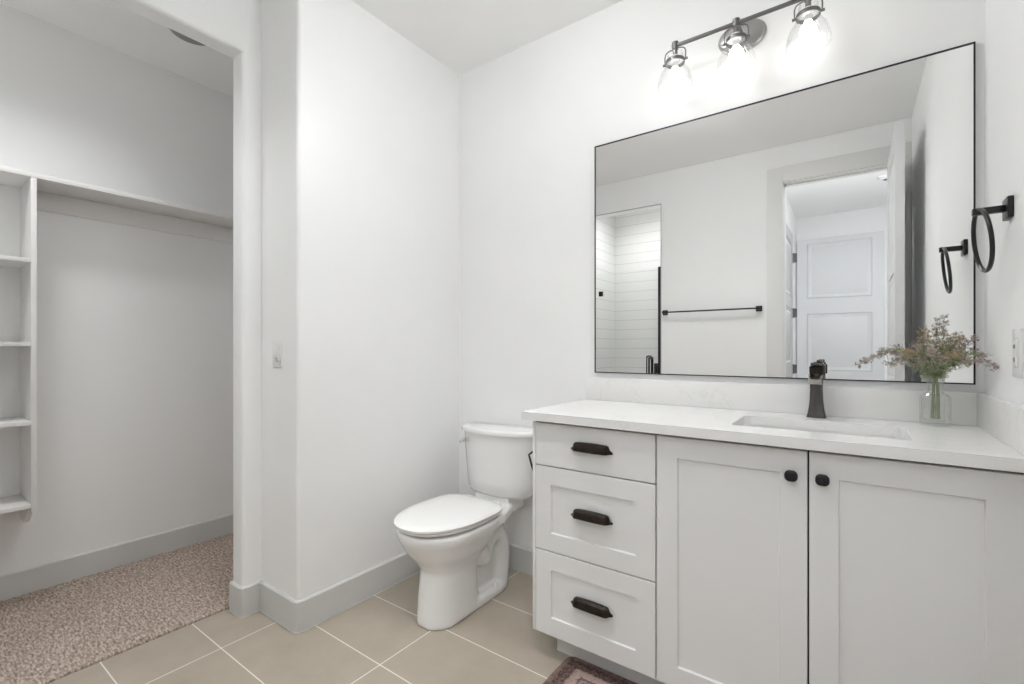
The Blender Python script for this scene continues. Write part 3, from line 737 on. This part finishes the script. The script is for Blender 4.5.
def blossom_cluster(mb, c, r, n):
    for _ in range(n):
        d = Vector((random.gauss(0, 1), random.gauss(0, 1), random.gauss(0, 1))).normalized()
        p = c+d*r*random.uniform(.4, 1.1)
        a = d.orthogonal().normalized(); b = d.cross(a); L = random.uniform(.0030, .0052); W = L*.40
        ang = random.uniform(0, 6.28)
        for k in range(4):
            q = a*math.cos(ang+k*1.57)+b*math.sin(ang+k*1.57); s_ = d.cross(q)
            t = q*.9+d*.35
            mb.poly([(0, 1, 2, 3)], [p, p+t*L*.55+s_*W*.6, p+t*L, p+t*L*.55-s_*W*.6])
def leaf(mb, p, d, L, W):
    d = d.normalized(); s_ = d.cross(Vector((random.gauss(0, 1), random.gauss(0, 1), random.gauss(0, 1)))).normalized()
    u = d.cross(s_)*.15*L
    mb.poly([(0, 1, 2, 3)], [p, p+d*L*.45+s_*W+u, p+d*L, p+d*L*.45-s_*W+u])
def spray(tip, mid, bm_, lm_, label, group=None, b0=.45, nb=22, nl=70, spread=.017):
    tip, mid = Vector(tip), Vector(mid)
    k = random.uniform(-.007, .007); j = random.uniform(-.007, .007)
    foot = Vector((vx+k*1.8, vy+j*1.8, vz+.022)); neck = Vector((vx+k, vy+j, vz+.142))
    path = spline([foot, neck, mid, tip], 14)
    t = thing('flower_spray', foot, label, 'flower', group)
    n = len(path); i0 = 15
    mb = MB().tube(path, [.0012-.0008*i/n for i in range(n)], 6)
    bl, lf = MB(), MB()
    twigs = []
    seg = path[i0:]
    nb = int(nb*1.5)
    for i in range(nb):
        f = b0+(1-b0)*(i+random.random()*.6)/nb
        q = f*(len(seg)-1); a = int(q); p = seg[a].lerp(seg[min(a+1, len(seg)-1)], q-a)
        dr = (seg[min(a+2, len(seg)-1)]-seg[max(a-1, 0)]).normalized()
        side = Vector((random.gauss(0, 1), random.gauss(0, .8), random.gauss(0, 1)))
        e = p+(side.normalized()*spread*random.uniform(.4, 1.15)+dr*spread*.5)*(1.35-.75*f)
        e.y = min(e.y, YB-.034); e.x = min(e.x, XR-.008)
        mb.tube([p, p.lerp(e, .5)+Vector((0, 0, .001)), e], .00045, 4)
        blossom_cluster(bl, e, .0042, random.randint(3, 5))
    for i in range(nl):
        f = random.random()**1.4*.72
        q = f*(len(seg)-1); a = int(q); p = seg[a].lerp(seg[min(a+1, len(seg)-1)], q-a)
        dr = (seg[min(a+2, len(seg)-1)]-seg[max(a-1, 0)]).normalized()
        d = dr*.7+Vector((random.gauss(0, .7), random.gauss(0, .5), random.gauss(0, .6)))
        L = random.uniform(.012, .028); e = p+d.normalized()*L
        if e.y > YB-.03: continue
        leaf(lf, p, d, L, .0013)
        for m in range(2): leaf(lf, p.lerp(e, .4+.3*m), d+Vector((random.gauss(0, .8), random.gauss(0, .6), random.gauss(0, .8))), L*.5, .0011)
    mb.build('stem', STEMM, t); lf.build('leaves', lm_, t, smooth=False); bl.build('blossoms', bm_, t, smooth=False)
    return t
V = lambda a, b, c: (a, b, c)
spray((.020, 1.905, 1.112), (.125, 1.925, 1.155), MAUVE, SAGE, 'longest mauve flower spray, arching far left out of the vase', b0=.30, nb=30)
spray((.085, 1.925, 1.155), (.150, 1.935, 1.140), PINK, SAGE, 'pale pink flower spray above the long left one in the vase', b0=.3, nb=24)
spray((.228, 1.935, 1.258), (.224, 1.940, 1.165), MAUVE, GREEN, 'tallest upright mauve flower spray at the top of the vase bunch', b0=.45, nb=26)
spray((.186, 1.930, 1.222), (.200, 1.935, 1.150), TAN, GREEN, 'tan flower spray rising just left of the tallest one', b0=.45, nb=22)
spray((.262, 1.935, 1.205), (.236, 1.938, 1.150), TAN, GREEN, 'tan flower spray rising just right of the tallest one', b0=.4, nb=24)
spray((.294, 1.920, 1.190), (.250, 1.930, 1.145), MAUVE, GREEN, 'dark mauve flower spray at the upper right of the vase bunch', b0=.4, nb=26)
spray((.322, 1.830, 1.105), (.278, 1.895, 1.145), MAUVE, GREEN, 'mauve flower spray drooping right past the mirror edge', b0=.35, nb=28)
spray((.130, 1.885, 1.150), (.175, 1.915, 1.135), TAN, GREEN, 'tan flower spray at the front left of the vase bunch', b0=.35, nb=28)
spray((.190, 1.865, 1.160), (.202, 1.91, 1.130), PINK, GREEN, 'pale pink flower spray at the front centre of the vase bunch', b0=.4, nb=26)
spray((.250, 1.870, 1.150), (.232, 1.91, 1.130), TAN, GREEN, 'tan flower spray at the front right of the vase bunch', b0=.45, nb=20)
spray((.100, 1.925, 1.112), (.160, 1.93, 1.125), PINK, SAGE, 'sagging pale pink flower spray beneath the longest left one in the vase', b0=.35, nb=20)
spray((.165, 1.925, 1.185), (.186, 1.932, 1.140), MAUVE, SAGE, 'mauve flower spray rising between the left pink and tan ones in the vase', b0=.4, nb=18)
spray((.300, 1.885, 1.125), (.255, 1.915, 1.125), PINK, GREEN, 'pale pink flower spray low on the right under the drooping mauve one', b0=.4, nb=18)
G_ = 'leafy sprigs low in the vase'; LB = 'short green leafy sprig low in the middle of the vase bunch'
for tp, md in (((.145, 1.93, 1.115), (.180, 1.935, 1.105)), ((.268, 1.925, 1.120), (.235, 1.935, 1.105)), ((.175, 1.90, 1.125), (.195, 1.92, 1.105)), ((.215, 1.89, 1.135), (.212, 1.92, 1.105)), ((.245, 1.945, 1.135), (.225, 1.945, 1.105)), ((.195, 1.955, 1.14), (.202, 1.95, 1.105))):
    spray(tp, md, PINK, GREEN, LB, G_, b0=.6, nb=8, nl=55)
